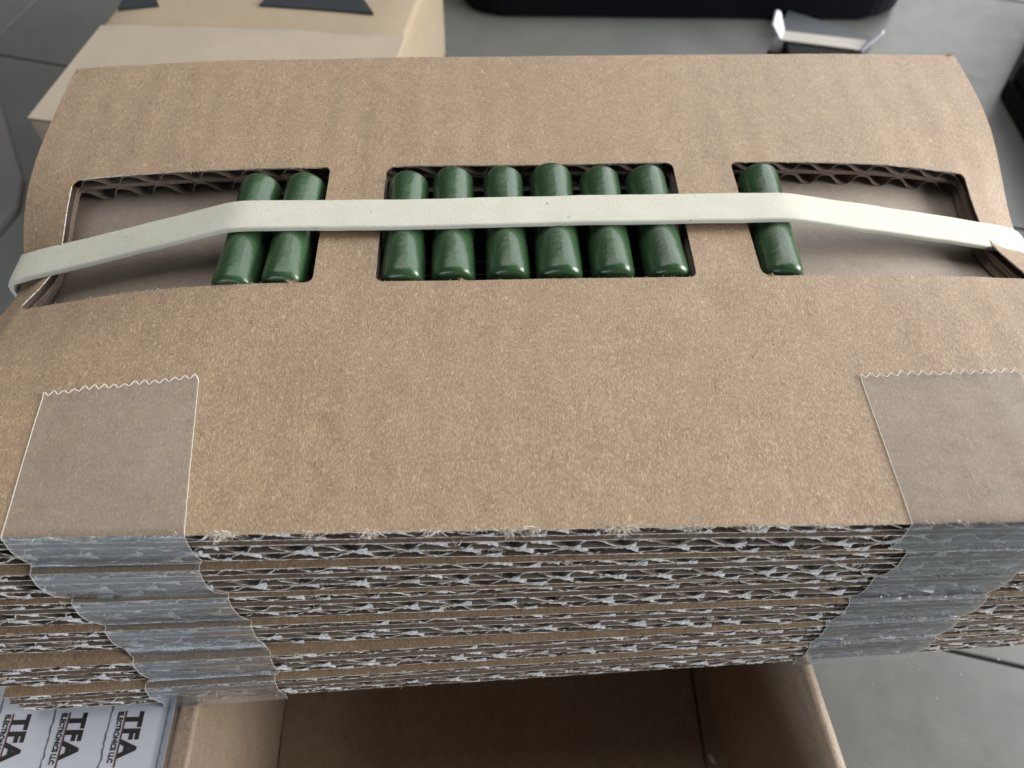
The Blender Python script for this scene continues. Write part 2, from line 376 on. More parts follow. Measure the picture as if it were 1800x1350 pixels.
def make_tray(k, label):
    t = thing('cardboard_tray', label, 'cardboard tray', 'taped stack of cardboard trays')
    z0 = -T*k
    xl = (-95.0, -95.6, -95.0, -96.0, -94.8, -92.6)[k]; xr = (99.0, 99.6, 98.6, 99.4, 98.4, 99.0)[k]
    rows = ROWS_FULL if k == 0 else ROWS_LOW
    dx = .75 if k == 0 else .95
    xs = merged(linspace(xl, xr, int((xr-xl)/dx)) + [v for w_ in WIN for v in w_])
    for w_ in WIN:                                             # keep the window borders exact
        for v in w_:
            i = min(range(len(xs)), key=lambda q: abs(xs[q]-v)); xs[i] = v
    deep = lambda x, y: 46.2 < y < 73.4 and (-54.5 < x < -37.4 or -26.4 < x < 28.4 or 40.2 < x < 51)
    inwin = lambda x, y: any(a < x < b for a, b in WIN) and WY0 < y < WY1
    th = .27; hA, hB, hC = 2.55, 2.95, 2.95
    zB = -(hA+.12); zC = zB-hB
    crush = [(random.uniform(xl, xr), random.uniform(2, 5), random.uniform(.25, .75)) for _ in range(7)]
    def cr(x, y):
        v = 0
        for cx, cw, ca in crush: v += ca*math.exp(-((x-cx)/cw)**2)
        return min(.6, v)*math.exp(-max(0, y)/2.5)
    specs = [('top_board', 0.0, hA, 0.0, True), ('middle_board', zB, hB, -.62, True), ('bottom_board', zC, hC, -.62-random.uniform(0, .15), False)]
    wadsV, wadsF = [], []
    fr_lines = []; tufts = []
    for (nm, zt, h, yo, holes) in specs:
        keep = (lambda x, y: not inwin(x, y)) if holes else (lambda x, y: not deep(x, y))
        brd = bpy.data.objects.new(nm, None); link(brd, t); brd.empty_display_size = .005
        sag = .10 if nm == 'top_board' else .05
        top = lambda x, y, zt=zt: z0+zt-.02*0
        last_ = nm == 'bottom_board'
        V, F = solid_sheet(xs, rows, keep, top, th, k, yo, .10); wl_ = solid_sheet.walls
        if holes and k == 0:
            for lo, hi in WIN: add_corner_fillets(V, F, k, z0+zt, th, lo, hi)
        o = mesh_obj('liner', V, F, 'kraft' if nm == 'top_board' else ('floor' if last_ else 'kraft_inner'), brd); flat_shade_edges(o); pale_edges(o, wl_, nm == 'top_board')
        last = (nm == 'bottom_board')
        V, F = solid_sheet(xs, rows, keep, lambda x, y, zt=zt, h=h: z0+zt-h+th, th, k, yo-.02, .10)
        if nm != 'middle_board':
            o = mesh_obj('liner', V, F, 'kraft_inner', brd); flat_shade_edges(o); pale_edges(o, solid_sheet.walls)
        # fluting
        per = 14; ph = {'top_board': .4, 'middle_board': 2.2, 'bottom_board': 5.0}[nm]+k*.55+random.uniform(-.3, .3); zt_ = z0+zt-th; hh = h-2*th+(th if nm == 'middle_board' else 0); ft = .27
        fx = merged([xl+.3+PERIOD/per*i for i in range(int((xr-xl-.6)/(PERIOD/per)))] + ([v for w_ in WIN for v in w_] if holes else []), .15)
        if holes:
            for w_ in WIN:
                for v in w_:
                    i = min(range(len(fx)), key=lambda q: abs(fx[q]-v)); fx[i] = v
        sk = .45 if nm != 'bottom_board' else -.45
        def wave(x, y, ph=ph, sk=sk, k=k, zt=zt):
            q = x*2*math.pi/PERIOD+ph+.45*nz(x*.09, zt, k)
            q += sk*math.sin(q)
            return math.tanh(1.9*math.sin(q))/math.tanh(1.9)
        def fz(x, y, zt_=zt_, hh=hh, zt=zt):
            c_ = cr(x, y); wv = wave(x, y)
            jitter = (.22*nz(x*1.3, zt, k)+.12*nz(x*4.3, zt, k))*math.exp(-abs(y)/1.2) + (.2*nz(x*1.4, zt, 5)*math.exp(-abs(y-WY1)/1.0) if holes else 0)
            mid = zt_-hh/2; a_ = (hh-ft)/2*(1-c_*.6)
            return mid+ft/2+wv*a_*.98+jitter*.5*(1-abs(wv))
        V, F = solid_sheet(fx, rows, keep, fz, ft, k, yo+.05, .22)
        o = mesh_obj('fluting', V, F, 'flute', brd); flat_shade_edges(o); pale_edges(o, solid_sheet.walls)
        fr_lines += [(z0+zt-.1, yo), (z0+zt-h+.15, yo)]
        # torn wads at flute crests, painted bright as if lit
        i = 0; x = xl+1
        while x < xr-1:
            wv = wave(x, 0); dv = wave(x+.3, 0)-wv
            nwv = wave(x+.6, 0)
            if abs(wv) > .9 and abs(nwv) <= .9 and random.random() < (.35 if nm == 'top_board' else (.95 if (wv > 0) == (nm == 'bottom_board') else .25)):
                # web of torn fibre and painted light where a flute leaves the liner
                up = wv > 0; zl = (zt_-.02) if up else (zt_-hh+.02); sgn = -1 if up else 1
                wl = random.uniform(1.8, 3.2); hgt = random.uniform(.45, 1.0)*min(hh, 2.6)*.6
                yy = yo+random.uniform(-.05, .12); i0 = len(wadsV); nn_ = 7
                for q in range(nn_+1):
                    t_ = q/nn_; xx = x-wl*.35+wl*t_
                    zz = zl+sgn*hgt*(t_**1.6)*random.uniform(.75, 1.15)
                    lo_ = random.uniform(-.30, -.12); hi_ = random.uniform(.0, .12)
                    wadsV.append(bend(xx, yshear(k, xx, yy+(hi_ if up else lo_)), zl)); wadsV.append(bend(xx, yshear(k, xx, yy+(lo_ if up else hi_)), zz))
                for q in range(nn_): wadsF.append((i0+2*q, i0+2*q+2, i0+2*q+3, i0+2*q+1))
                x += .8
            elif abs(wv) > .97 and random.random() < .10:
                zz = zt_-.25 if wv > 0 else zt_-hh+.25
                glue_wads(wadsV, wadsF, k, x+random.uniform(-.4, .4), zz, yo, random.uniform(.3, .7), random.uniform(.15, .3))
                x += .9
            x += .3
    o = mesh_obj('torn_paper_lit', wadsV, wadsF, 'torn', t, smooth=False); o['kind'] = 'stuff'
    nt_ = 20 if k == 0 else 13
    for _ in range(nt_):
        s = random.choice((0, 0, 1, 2)); zz = (0, zB-.1, zC)[s]; yy = (0, -.62, -.65)[s]
        tufts.append((random.uniform(-92, 96), z0+zz, yy, random.randint(16, 46), random.uniform(.45, .95)))
    if k == 0:
        for px, r in ((-44.0, 1.15), (-32, .7), (-24.2, .95), (-15.8, .8), (-5.2, 1.0), (-1.6, .85), (10.2, 1.25), (21, .9), (29, .9), (38.5, .5)):
            tufts.append((px, z0-.05, .05, int(120*r), r*1.25))
    fray(t, k, fr_lines, xl+.5, xr-.5, 2.6 if k == 0 else 2.2, tufts=tufts)
    fray(t, k, [(z0+.02, .04)], xl+.5, xr-.5, 5 if k == 0 else 2.5, name='edge_fuzz', mt='fibre_brown', lmin=.15, lmax=.6)
    return t
tray_labels = [
    'brown corrugated tray on top of the stack, windows showing green cylinders',
    'corrugated cardboard tray second from the top of the taped stack',
    'corrugated cardboard tray third from the top of the taped stack',
    'corrugated cardboard tray fourth from the top, above the two lowest trays',
    'corrugated cardboard tray just above the lowest tray in the stack',
    'lowest corrugated cardboard tray, resting on the open carton']
for k in range(6): make_tray(k, tray_labels[k])

# fuzz and torn bits along the far and near borders of the windows of the top tray
def window_fray():
    V, F = [], []
    def hair(p, d, L, wd):
        side = Vector(d).cross(Vector((random.uniform(-1, 1), random.uniform(-1, 1), random.uniform(-1, 1)))).normalized()*wd*.5
        d = Vector(d).normalized(); i0 = len(V)
        P = [Vector(p), Vector(p)+d*L*.6, Vector(p)+d*L+Vector((random.uniform(-1, 1), 0, random.uniform(-1, 1)))*L*.4]
        for q in P: V.append(tuple(q-side)); V.append(tuple(q+side))
        for q in range(2): F.append((i0+2*q, i0+2*q+1, i0+2*q+3, i0+2*q+2))
    for lo, hi in WIN:
        for y, s, zz in ((WY1, -1, -.1), (WY1, -1, -2.4), (WY1, -1, -2.8), (WY1, -1, -5.3), (WY0, 1, -.03)):
            for _ in range(int((hi-lo)*3.5)):
                x = random.uniform(lo, hi)
                if nz(x*.6, y, 4) < -.1: continue
                hair(bend(x, yshear(0, x, y), zz), (random.gauss(0, .5), s*random.uniform(.2, 1), random.gauss(0, .5)), random.uniform(.1, .4), .05)
    for x, y, r in ((-63, WY1, .9), (-40.5, WY0, .8), (-38, WY1, .5), (-12, WY0, .5), (60, WY1, .4), (36.5+5, WY0, .5), (97.6, 112.4, 1.3)):
        for _ in range(40):
            xx = x+random.gauss(0, r*.5)
            hair(bend(xx, yshear(0, xx, min(y, 109.6))+random.gauss(0, .15), 0), (random.gauss(0, .7), random.gauss(0, .5)+(.6 if y == WY0 else -.4), random.uniform(0, .8)), random.uniform(.3, .9)*r, .06)
    o = mesh_obj('window_fray', V, F, 'fibre_brown', bpy.data.objects['cardboard_tray'], smooth=False); o['kind'] = 'stuff'
window_fray()

# ------------------------------------------------------------------ green enamelled cylinders in the windows
cyl = [(-50.2, 71.9, -51.2, 43.4, 'leftmost green enamelled cylinder, beside the empty part of the left window'),
       (-41.7, 72.2, -42.8, 43.9, 'green enamelled cylinder against the right border of the left window'),
       (-22.4, 72.7, -22.2, 44.3, 'green cylinder first from the left in the middle window'),
       (-14.0, 73.6, -13.5, 44.9, 'green cylinder second from the left in the middle window'),
       (-4.4, 74.0, -3.9, 45.1, 'green cylinder third from the left in the middle window'),
       (4.9, 74.8, 5.1, 45.0, 'fatter green cylinder with a bright side glint, fourth in the middle window'),
       (14.2, 74.2, 14.6, 45.2, 'green cylinder fifth from the left in the middle window'),
       (23.2, 74.2, 24.3, 45.2, 'green cylinder against the right border of the middle window'),
       (45.8, 74.9, 44.6, 45.2, 'single green enamelled cylinder in the right window')]
for i, (xa, ya, xb, yb, lab) in enumerate(cyl):
    r = (3.8, 3.75, 3.75, 3.85, 3.8, 4.1, 3.8, 3.85, 3.8)[i]
    zc_ = 1.35-r if i != 5 else 1.5-r
    ya -= .75; yb += 1.25                                       # the points above were sighted on the tops
    A, B = Vector((xb, yb, 0)), Vector((xa, ya, 0)); ax = (B-A).normalized(); L = (B-A).length; sd = Vector((ax.y, -ax.x, 0))
    prof = []
    rc = (1.2, 1.35, 1.5, 1.1, 1.3, 1.2, 1.45, 1.25, 1.3)[i]
    for q in range(9):
        a = math.pi/2*q/8; prof.append((rc*(1-math.cos(a)), r-rc+rc*math.sin(a)))
    body = [(rc+(L-2*rc)*q/14, r) for q in range(1, 14)]
    prof = [(0, .01), (0, r-rc)]+prof[1:]+body+[(L-p[0], p[1]) for p in prof[::-1]]+[(L, r-rc), (L, .01)]
    V, F = [], []; n = 40
    for j, (s, rr) in enumerate(prof):
        for q in range(n):
            a = 2*math.pi*q/n
            # enamel runs a little thicker near both ends
            rj = rr*(1+.028*nz(math.cos(a)*1.2+i*7, math.sin(a)*1.2, s*.12)+(.018*math.exp(-((s-3.2)/2.2)**2)+.018*math.exp(-((L-s-3.2)/2.2)**2)))
            p = A+ax*s+sd*math.cos(a)*rj+Vector((0, 0, 1))*(math.sin(a)*rj+zc_)
            V.append(bend(*p))
    for j in range(len(prof)-1):
        for q in range(n): F.append((j*n+q, j*n+(q+1) % n, (j+1)*n+(q+1) % n, (j+1)*n+q))
    F.append(tuple(range(n))[::-1]); F.append(tuple(range((len(prof)-1)*n, len(prof)*n)))
    o = mesh_obj('green_cylinder', V, F, 'enamel'); tag(o, lab, 'cylinder', 'green enamelled cylinders in the top tray')

# ------------------------------------------------------------------ rubber band round the whole stack
def rubber_band():
    path = []                                                 # (x, z, y centre) top run, right end, under side, left end
    def top(x):
        z = bend(x, 56 if x < 0 else 61.5, 0)[2]+.62
        if -51.6 <= x <= 47.4: z = max(z, 1.8)
        elif x < -51.6:
            t = (x+51.6)/(-91.5+51.6); z = 1.8+(bend(-91.5, 55, 0)[2]+.9-1.8)*t if x > -91.5 else z
        else:
            t = (x-47.4)/(96-47.4); z = 1.8+(bend(96, 61.5, 0)[2]+.62-1.8)*t if x < 96 else z
        return z
    ctr = [(-97, 55.6), (-90, 55.9), (-80, 56.5), (-54, 58.6), (-23, 58.9), (8, 60.0), (45, 60.8), (80, 61.6), (100, 61.6)]
    def yc(x):
        if x <= ctr[0][0]: return ctr[0][1]
        for (a, ya), (b_, yb) in zip(ctr, ctr[1:]):
            if x <= b_:
                t = (x-a)/(b_-a); return ya+(yb-ya)*t
        return ctr[-1][1]
    for x in linspace(-92.4, 97, 120): path.append([x, top(x)])
    # smooth
    for _ in range(1):
        path = [path[0]]+[[(path[i-1][0]+path[i][0]*2+path[i+1][0])/4, (path[i-1][1]+path[i][1]*2+path[i+1][1])/4] for i in range(1, len(path)-1)]+[path[-1]]
    zr = path[-1][1]; zl = path[0][1]
    path += [[98.6, zr-.9], [99.7, zr-1.7], [100.3, zr-3.2], [100.5, zr-6]]
    path += [[100.5, z] for z in linspace(zr-10, -51, 14)]
    path += [[100.0, -53.4], [98.5, -54.2]]+[[x, -54.4] for x in linspace(95, -90, 20)]+[[-94.5, -54.2], [-96.2, -53.2]]
    path += [[-94.9, z] for z in linspace(-51, zl-9, 14)]
    path += [[-94.9, zl-5], [-94.8, zl-2.6], [-94.5, zl-1.3], [-93.9, zl-.45]]
    hw, ht = 3.45, .55
    sec = [(-hw, -ht*.7), (-hw, ht*.55), (-hw+.18, ht*.92), (-hw+.5, ht), (-1.2, ht), (0, ht), (1.2, ht), (hw-.5, ht), (hw-.18, ht*.92), (hw, ht*.55), (hw, -ht*.7), (hw-.25, -ht), (-hw+.25, -ht)]
    V, F = [], []; n = len(path); ns = len(sec)
    for i, (x, z) in enumerate(path):
        a, b_ = path[i-1], path[(i+1) % n]; tx, tz = b_[0]-a[0], b_[1]-a[1]; l = math.hypot(tx, tz); tx /= l; tz /= l
        nx_, nz_ = -tz, tx
        if i < 5 or True:
            y0 = yc(x) if z > -20 else yc(x)*.5+.5*57
        wv = 1+.02*nz(x*.05, z*.05, 2); droop = 0
        for (sy, sn) in sec:
            V.append((x+nx_*sn, y0+sy*wv+.06*nz(x*.2, sy, 1), z+nz_*sn+(.10*nz(x*.15, sy*.3, 7) if z > -20 else 0)))
    for i in range(n):
        for j in range(ns):
            F.append((i*ns+j, ((i+1) % n)*ns+j, ((i+1) % n)*ns+(j+1) % ns, i*ns+(j+1) % ns))
    o = mesh_obj('rubber_band', V, F, 'rubber'); flat_shade_edges(o)
    tag(o, 'wide cream rubber band stretched around the cardboard stack over the green cylinders', 'rubber band')
rubber_band()

# ------------------------------------------------------------------ clear tape strips down the front
def tape(side, label):
    if side == 'L':
        le = [-72.9, -73.0, -70.9, -69.2, -67.6, -68.4]; re = [-48.9, -49.4, -47.6, -46.2, -45.0, -46.0]
        topL, topR = (-74.8, 23.0), (-52.1, 25.6)
    else:
        le = [51.3, 54.5, 53.4, 52.5, 51.7, 51.7]; re = [75.4, 77.5, 76.8, 76.4, 76.0, 75.8]
        topL, topR = (51.1, 24.0), (77.4, 24.3)
    bow = .55 if side == 'L' else .38
    nu = 97
    prof = []                                                  # (k, dy, z, tray index for the edges, weight)
    for j in range(22): prof.append(('top', j/21.0))
    for k in range(6):
        z0 = -T*k
        if k > 0: prof += [('f', k, .75, z0+.36), ('f', k, .35, z0+.16), ('f', k, .08, z0+.14), ('f', k, -.08, z0+.08)]
        prof += [('f', k, -.20, z0-.10), ('f', k, -.34, z0-.7), ('f', k, -.34-bow*.55, z0-1.7), ('f', k, -.62-bow*.55, z0-2.9), ('f', k, -.72-bow*.5, z0-4.2),
                 ('f', k, -.78-bow*.4, z0-5.6), ('f', k, -.80-bow*.2, z0-6.8), ('f', k, -.78, z0-7.7)]
        if k < 5: prof += [('n', k, .5, z0-8.25), ('n', k, .25, z0-8.5)]
        else: prof += [('f', k, -.86, z0-8.7), ('f', k, -1.0, z0-9.6), ('f', k, -1.25, z0-10.5)]
    V, F = [], []
    rows_ = len(prof)
    grid = []
    for r_, pr in enumerate(prof):
        for i in range(nu):
            u = i/(nu-1)
            if pr[0] == 'top':
                s = pr[1]
                xt = topL[0]+(topR[0]-topL[0])*u; yt = topL[1]+(topR[1]-topL[1])*u
                q = abs(((u*15.5) % 1)-.5)*2                     # serrated end
                yt += 1.15*(q**.8)*(.75+.5*nz(u*9, 3, 1)) + .25*nz(u*5, 0, 4)
                if i in (0, nu-1): yt -= .3
                xb = le[0]+(re[0]-le[0])*u
                y = yt*(1-s)+.12*s; x = xt+(xb-xt)*s
                z = .10+.25*max(0, 1-s*21*1.2)*(q if s < .02 else .3)+.03*nz(x*.3, y*.3, 8)
                p = (x, yshear(0, x, y), z); p = bend(*p); p = (p[0], p[1], p[2]+.05)
            else:
                k = pr[1]
                if pr[0] == 'f':
                    x = le[k]+(re[k]-le[k])*u; y = yshear(k, x, 0)+pr[2]; y -= 0
                else:
                    t = .5 if pr[2] > .4 else .8
                    a = le[k]+(re[k]-le[k])*u; b_ = le[k+1]+(re[k+1]-le[k+1])*u; x = a*(1-t)+b_*t
                    ya = yshear(k, x, 0)-.80; yb = yshear(k+1, x, 0)+.75
                    y = ya*(1-t)+yb*t if yb < ya else min(ya, yb)
                wr = .10 if side == 'L' else .16
                y += wr*nz(x*.22, pr[3]*1.1, 11+k)+.4*wr*nz(x*.8, pr[3]*2.2, k)
                zz = pr[3]+(.05*nz(x*.3, pr[3], 5))
                if k == 5 and pr[3] < -T*6: zz += .5*nz(x*.12, 2, 9)
                p = bend(x, y, zz)
            V.append(p)
    # the film never passes back through the tray fronts
    for r_ in range(rows_-1):
        for i in range(nu-1): F.append((r_*nu+i, (r_+1)*nu+i, (r_+1)*nu+i+1, r_*nu+i+1))
    t = thing('tape_strip', label, 'clear tape', 'clear tape strips down the front of the stack')
    o = mesh_obj('film', V, F, 'tape', t)
    o.data.materials.append(M['tape_loose']); o.data.materials.append(M['tape_wrinkled_glint'])
    for q, pg in enumerate(o.data.polygons):
        pr_ = prof[q//(nu-1)]
        if pr_[0] != 'top' and not (pr_[0] == 'f' and pr_[2] > -.1): pg.material_index = 1
        elif pr_[0] != 'top' and side == 'R': pg.material_index = 2
    # bright cut edges
    def tube(name, pts, r):
        VV, FF = [], []; n = 5
        for i, p in enumerate(pts):
            a = Vector(pts[max(0, i-1)]); b_ = Vector(pts[min(len(pts)-1, i+1)]); d = (b_-a).normalized()
            s1 = d.cross(Vector((.3, .5, 1))).normalized(); s2 = d.cross(s1)
            for q in range(n):
                an = 2*math.pi*q/n; VV.append(tuple(Vector(p)+(s1*math.cos(an)+s2*math.sin(an))*r))
        for i in range(len(pts)-1):
            for q in range(n): FF.append((i*n+q, i*n+(q+1) % n, (i+1)*n+(q+1) % n, (i+1)*n+q))
        mesh_obj(name, VV, FF, 'tape_edge', t)
    tube('cut_edge', [V[r_*nu] for r_ in range(rows_)], .042)
    tube('cut_edge', [V[r_*nu+nu-1] for r_ in range(rows_)], .042)
    tube('serrated_edge', [V[i] for i in range(nu)], .075)
    return t
tape('L', 'clear tape strip with serrated end near the TFA labels')
tape('R', 'wrinkled clear tape strip above the bare grey tile')

# ------------------------------------------------------------------ open carton under the stack
t = thing('open_carton', 'open brown carton with dark empty inside, under the cardboard stack', 'carton', loc=(0, 0, 0))
ZR, ZF = -54.6, -118.0
def wall_panel(name, x0, x1, y0, y1, rnd, mt='carton'):
    """vertical panel with a rounded fold on top"""
    bm = bmesh.new(); pts = []
    r_ = min(rnd, (x1-x0)/2-.01); pts = [(x0, ZF), (x0, ZR-r_)]
    for q in range(1, 8):
        a = math.pi-math.pi/2*q/8; pts.append((x0+r_+math.cos(a)*r_, ZR-r_+math.sin(a)*r_))
    pts.append((x0+r_, ZR)); pts.append((x1-r_, ZR))
    for q in range(1, 8):
        a = math.pi/2-math.pi/2*q/8; pts.append((x1-r_+math.cos(a)*r_, ZR-r_+math.sin(a)*r_))
    pts += [(x1, ZR-r_), (x1, ZF)]
    rows_ = linspace(y0, y1, 30); V = []; F = []
    for y in rows_:
        fl = (1.2+.10*max(0, -5-y)) if x0 > 0 else 0
        for (x, z) in pts: V.append((x+fl+.25*nz(y*.08, z*.05, x), y, z+(.15*nz(y*.1, 1, x) if z > -70 else 0)))
    n = len(pts)
    for i in range(len(rows_)-1):
        for j in range(n-1): F.append((i*n+j, (i+1)*n+j, (i+1)*n+j+1, i*n+j+1))
        F.append((i*n+n-1, (i+1)*n+n-1, (i+1)*n, i*n))
    F.append(tuple(range(n))); F.append(tuple(range((len(rows_)-1)*n, len(rows_)*n))[::-1])
    o = mesh_obj(name, V, F, mt, t); flat_shade_edges(o); return o
wall_panel('side_wall', -66.0, -62.4, -62, 92, .9)
wall_panel('side_wall', 51.2, 54.8, -62, 92, 1.7)
bm = bmesh.new(); box_bm(bm, (-62.3, 92.2, ZF), (51.1, 95.6, ZR), .5); bm_obj('end_wall', bm, 'carton', t)
bm = bmesh.new(); box_bm(bm, (-62.3, -62, ZF), (51.1, -58.6, ZR), .5); bm_obj('end_wall', bm, 'carton', t)
bm = bmesh.new(); box_bm(bm, (-66, -62, -121.6), (55, 95.6, ZF-1.6)); bm_obj('bottom', bm, 'carton', t)
bm = bmesh.new(); box_bm(bm, (-62.2, -58.4, ZF-1.5), (48.1, 92, ZF), .15); bm_obj('bottom_flap', bm, 'carton', t)
bm = bmesh.new(); box_bm(bm, (49.1, -58.4, ZF-1.5), (60, 92, ZF-.1), .15); bm_obj('bottom_flap', bm, 'carton', t)
# folded-out side flap carrying the label sheet
V, F = [], []
fx = linspace(-66.05, -142, 26); fy = linspace(-60, 60, 20)
def flapz(x, y): return ZR-.4-.012*(-66-x)+.18*nz(x*.05, y*.05, 2)
for s in (0, 3.2):
    for x in fx:
        for y in fy: V.append((x, y, flapz(x, y)-s))
nf = len(fy); q0 = len(fx)*nf
for i in range(len(fx)-1):
    for j in range(nf-1):
        F.append((i*nf+j, i*nf+j+1, (i+1)*nf+j+1, (i+1)*nf+j)); F.append((q0+i*nf+j, q0+(i+1)*nf+j, q0+(i+1)*nf+j+1, q0+i*nf+j+1))
for i in range(len(fx)-1):
    for j in (0, nf-1): F.append((i*nf+j, (i+1)*nf+j, q0+(i+1)*nf+j, q0+i*nf+j))
for j in range(nf-1):
    for i in (0, len(fx)-1): F.append((i*nf+j, i*nf+j+1, q0+i*nf+j+1, q0+i*nf+j))
mesh_obj('side_flap', V, F, 'carton', t, smooth=False)

# label sheet stuck to the flap
lt = thing('label_sheet', 'white sheet of TFA labels lying on the carton flap', 'label sheet')
V, F = [], []; px = linspace(-66.9, -138, 30)
for s in (.22, .08):
    for x in px:
        for y in fy: V.append((x+(.12*nz(y*.4, 0, 0) if x > -67 else 0), y, flapz(x, y)+s))
q0 = len(px)*nf
for i in range(len(px)-1):
    for j in range(nf-1):
        F.append((i*nf+j, i*nf+j+1, (i+1)*nf+j+1, (i+1)*nf+j)); F.append((q0+i*nf+j, q0+(i+1)*nf+j, q0+(i+1)*nf+j+1, q0+i*nf+j+1))
for i in range(len(px)-1):
    for j in (0, nf-1): F.append((i*nf+j, (i+1)*nf+j, q0+(i+1)*nf+j, q0+i*nf+j))
for j in range(nf-1):
    for i in (0, len(px)-1): F.append((i*nf+j, i*nf+j+1, q0+i*nf+j+1, q0+i*nf+j))
mesh_obj('paper', V, F, 'paper', lt)
def text(body, size, x, y, mt, name, sx=1.0, bold=.0, parent=lt, rot=-math.pi/2, wob=0):
    cu = bpy.data.curves.new(name, 'FONT'); cu.body = body; cu.size = size*S; cu.offset = bold*S; cu.extrude = .012*S
    cu.space_character = 1.13 if size > 3 else 1.0; cu.resolution_u = 4
    tmp = bpy.data.objects.new('tmp', cu); C.objects.link(tmp)
    dg = bpy.context.evaluated_depsgraph_get(); me = bpy.data.meshes.new_from_object(tmp.evaluated_get(dg))
    bpy.data.objects.remove(tmp)
    me.name = name; me.materials.clear(); me.materials.append(M[mt])
    for v in me.vertices:
        v.co.x *= sx
        if wob: v.co.y += wob*S*nz(v.co.x/S*1.7, v.co.y/S, 2)
    o = bpy.data.objects.new(name, me); link(o, parent)
    o.rotation_euler = (0, 0, rot); o.location = (x*S, y*S, (flapz(x, y)+.27)*S)
    return o
def wiggle(x, y0, y1, wd, mt, name, a, seed):
    pts = linspace(y0, y1, 70); V, F = [], []
    for i, y in enumerate(pts):
        xx = x+a*nz(y*1.4, seed, 1)+a*.6*nz(y*4.5, seed, 2); w2 = wd*(1+.9*nz(y*2.1, seed, 5))/2 if a else wd/2
        V += [(xx-w2, y, flapz(x, y)+.262), (xx+w2, y, flapz(x, y)+.262), (xx+w2, y, flapz(x, y)+.24), (xx-w2, y, flapz(x, y)+.24)]
    for i in range(len(pts)-1):
        for q in range(4): F.append((i*4+q, i*4+(q+1) % 4, (i+1)*4+(q+1) % 4, (i+1)*4+q))
    mesh_obj(name, V, F, mt, lt, smooth=False)
for r_, yy in enumerate((-12.6, -.6, -24.7)):
    for i in range(6):
        x = -75.55-10.35*i
        text('TFA', 4.0, x+.35, yy-.15, 'ink', 'lettering', sx=1.0, bold=.22)
        wiggle(x, yy+.1, yy-9.3, .34, 'ink_red', 'underline', 0, 0)
        text('ELECTRONICS LLC', 1.28, x-1.35, yy+.05, 'ink', 'small_lettering', sx=.80, bold=.06, wob=.12)
for i in range(7):
    wiggle(-67.95-10.35*i, 8, -40, .26, 'ink_blue', 'divider_line', .28, i*3.3)

# flakes and dust
bm = bmesh.new(); vs = [bm.verts.new(((50.0+x)*S, (-16.8+y)*S, (-117.85+z)*S)) for x, y, z in ((-.9, .9, 0), (.2, 1.1, .5), (.9, -.2, .3), (.8, -1.4, .1), (-.1, -.5, .0))]
bm.faces.new(vs); bmesh.ops.solidify(bm, geom=bm.faces[:], thickness=.2*S)
tag(bm_obj('paper_flake', bm, 'flake'), 'tiny pale pink flake lying in the dark bottom of the open carton', 'flake')

# ------------------------------------------------------------------ tiled surface
a_ = Vector((.969, -.248, 0)).normalized(); b2 = Vector((.248, .969, 0)).normalized()
base = bpy.data.objects.new('tabletop', None)
V = []; 
me = bpy.data.meshes.new('tabletop')
L_ = 1500; ZT = -122.0
me.from_pydata([(-L_*S, -L_*S, (ZT-1.6)*S), (L_*S, -L_*S, (ZT-1.6)*S), (L_*S, L_*S, (ZT-1.6)*S), (-L_*S, L_*S, (ZT-1.6)*S)], [], [(0, 1, 2, 3)])
me.materials.append(M['joint']); top_o = bpy.data.objects.new('tabletop', me); link(top_o); top_o['kind'] = 'structure'
edges_b = [40.7+187.1*n for n in range(-5, 6)]
for n in range(len(edges_b)-1):
    b0, b1 = edges_b[n]+.5, edges_b[n+1]-.5
    off = -385 if edges_b[n] < 100 else -318
    for q in range(-2, 3):
        a0, a1 = off+560*q+.4, off+560*(q+1)-.4
        bm = bmesh.new(); box_bm(bm, (a0, b0, -5), (a1, b1, 0), .5, 2)
        for v in bm.verts:
            p = a_*v.co.x+b2*v.co.y; v.co = Vector((p.x, p.y, v.co.z+ZT*S))
        bm_obj('tile', bm, 'tile', top_o)
# dust on the tile at the lower right
V, F = [], []
for _ in range(60):
    x = random.uniform(60, 150); y = random.uniform(-30, 12); r = random.uniform(.1, .35)*random.random()+.06
    i0 = len(V); n = 5; V.append((x, y, ZT+.15+r*.3))
    for q in range(n):
        a = 6.28*q/n; rr = r*random.uniform(.5, 1.4); V.append((x+math.cos(a)*rr, y+math.sin(a)*rr, ZT+.02))
    for q in range(n): F.append((i0, i0+1+q, i0+1+(q+1) % n))
o = mesh_obj('dust', V, F, 'dust', smooth=False); o['kind'] = 'stuff'; o['label'] = 'pale dust specks scattered on the grey tile'

# ------------------------------------------------------------------ closed carton behind, left
ct = thing('closed_carton', 'closed pale brown carton with black print and paper tape behind the stack', 'carton')
FLc = Vector((-164.6, 179.5, 0)); wv = Vector((.986, -.165, 0)).normalized(); dv = Vector((.165, .986, 0)).normalized()
Wc, Dc, Z1, Z0 = 116.8, 142.0, -70.0, -121.9
def cpt(u, v, z): p = FLc+wv*u+dv*v; return (p.x, p.y, z)
nu_, nv_ = 24, 24
def soft_box():
    bm = bmesh.new(); box_bm(bm, (0, 0, Z0), (Wc, Dc, Z1), 2.2, 3)
    bmesh.ops.subdivide_edges(bm, edges=[e for e in bm.edges if e.calc_length() > .03], cuts=8, use_grid_fill=True)
    for v in bm.verts:
        u, y, z = v.co.x/S, v.co.y/S, v.co.z/S
        sx = math.sin(math.pi*min(1, max(0, u/Wc))); sy = math.sin(math.pi*min(1, max(0, y/Dc))); sz = math.sin(math.pi*min(1, max(0, (z-Z0)/(Z1-Z0))))
        if u > Wc-1: u += 2.6*sy*sz
        if y < 1: y -= 1.2*sx*sz
        if z > Z1-1: z += .8*sx*sy+.5*nz(u*.03, y*.03, 1)
        p = cpt(u, y, z); v.co = Vector(p)*S
    return bm
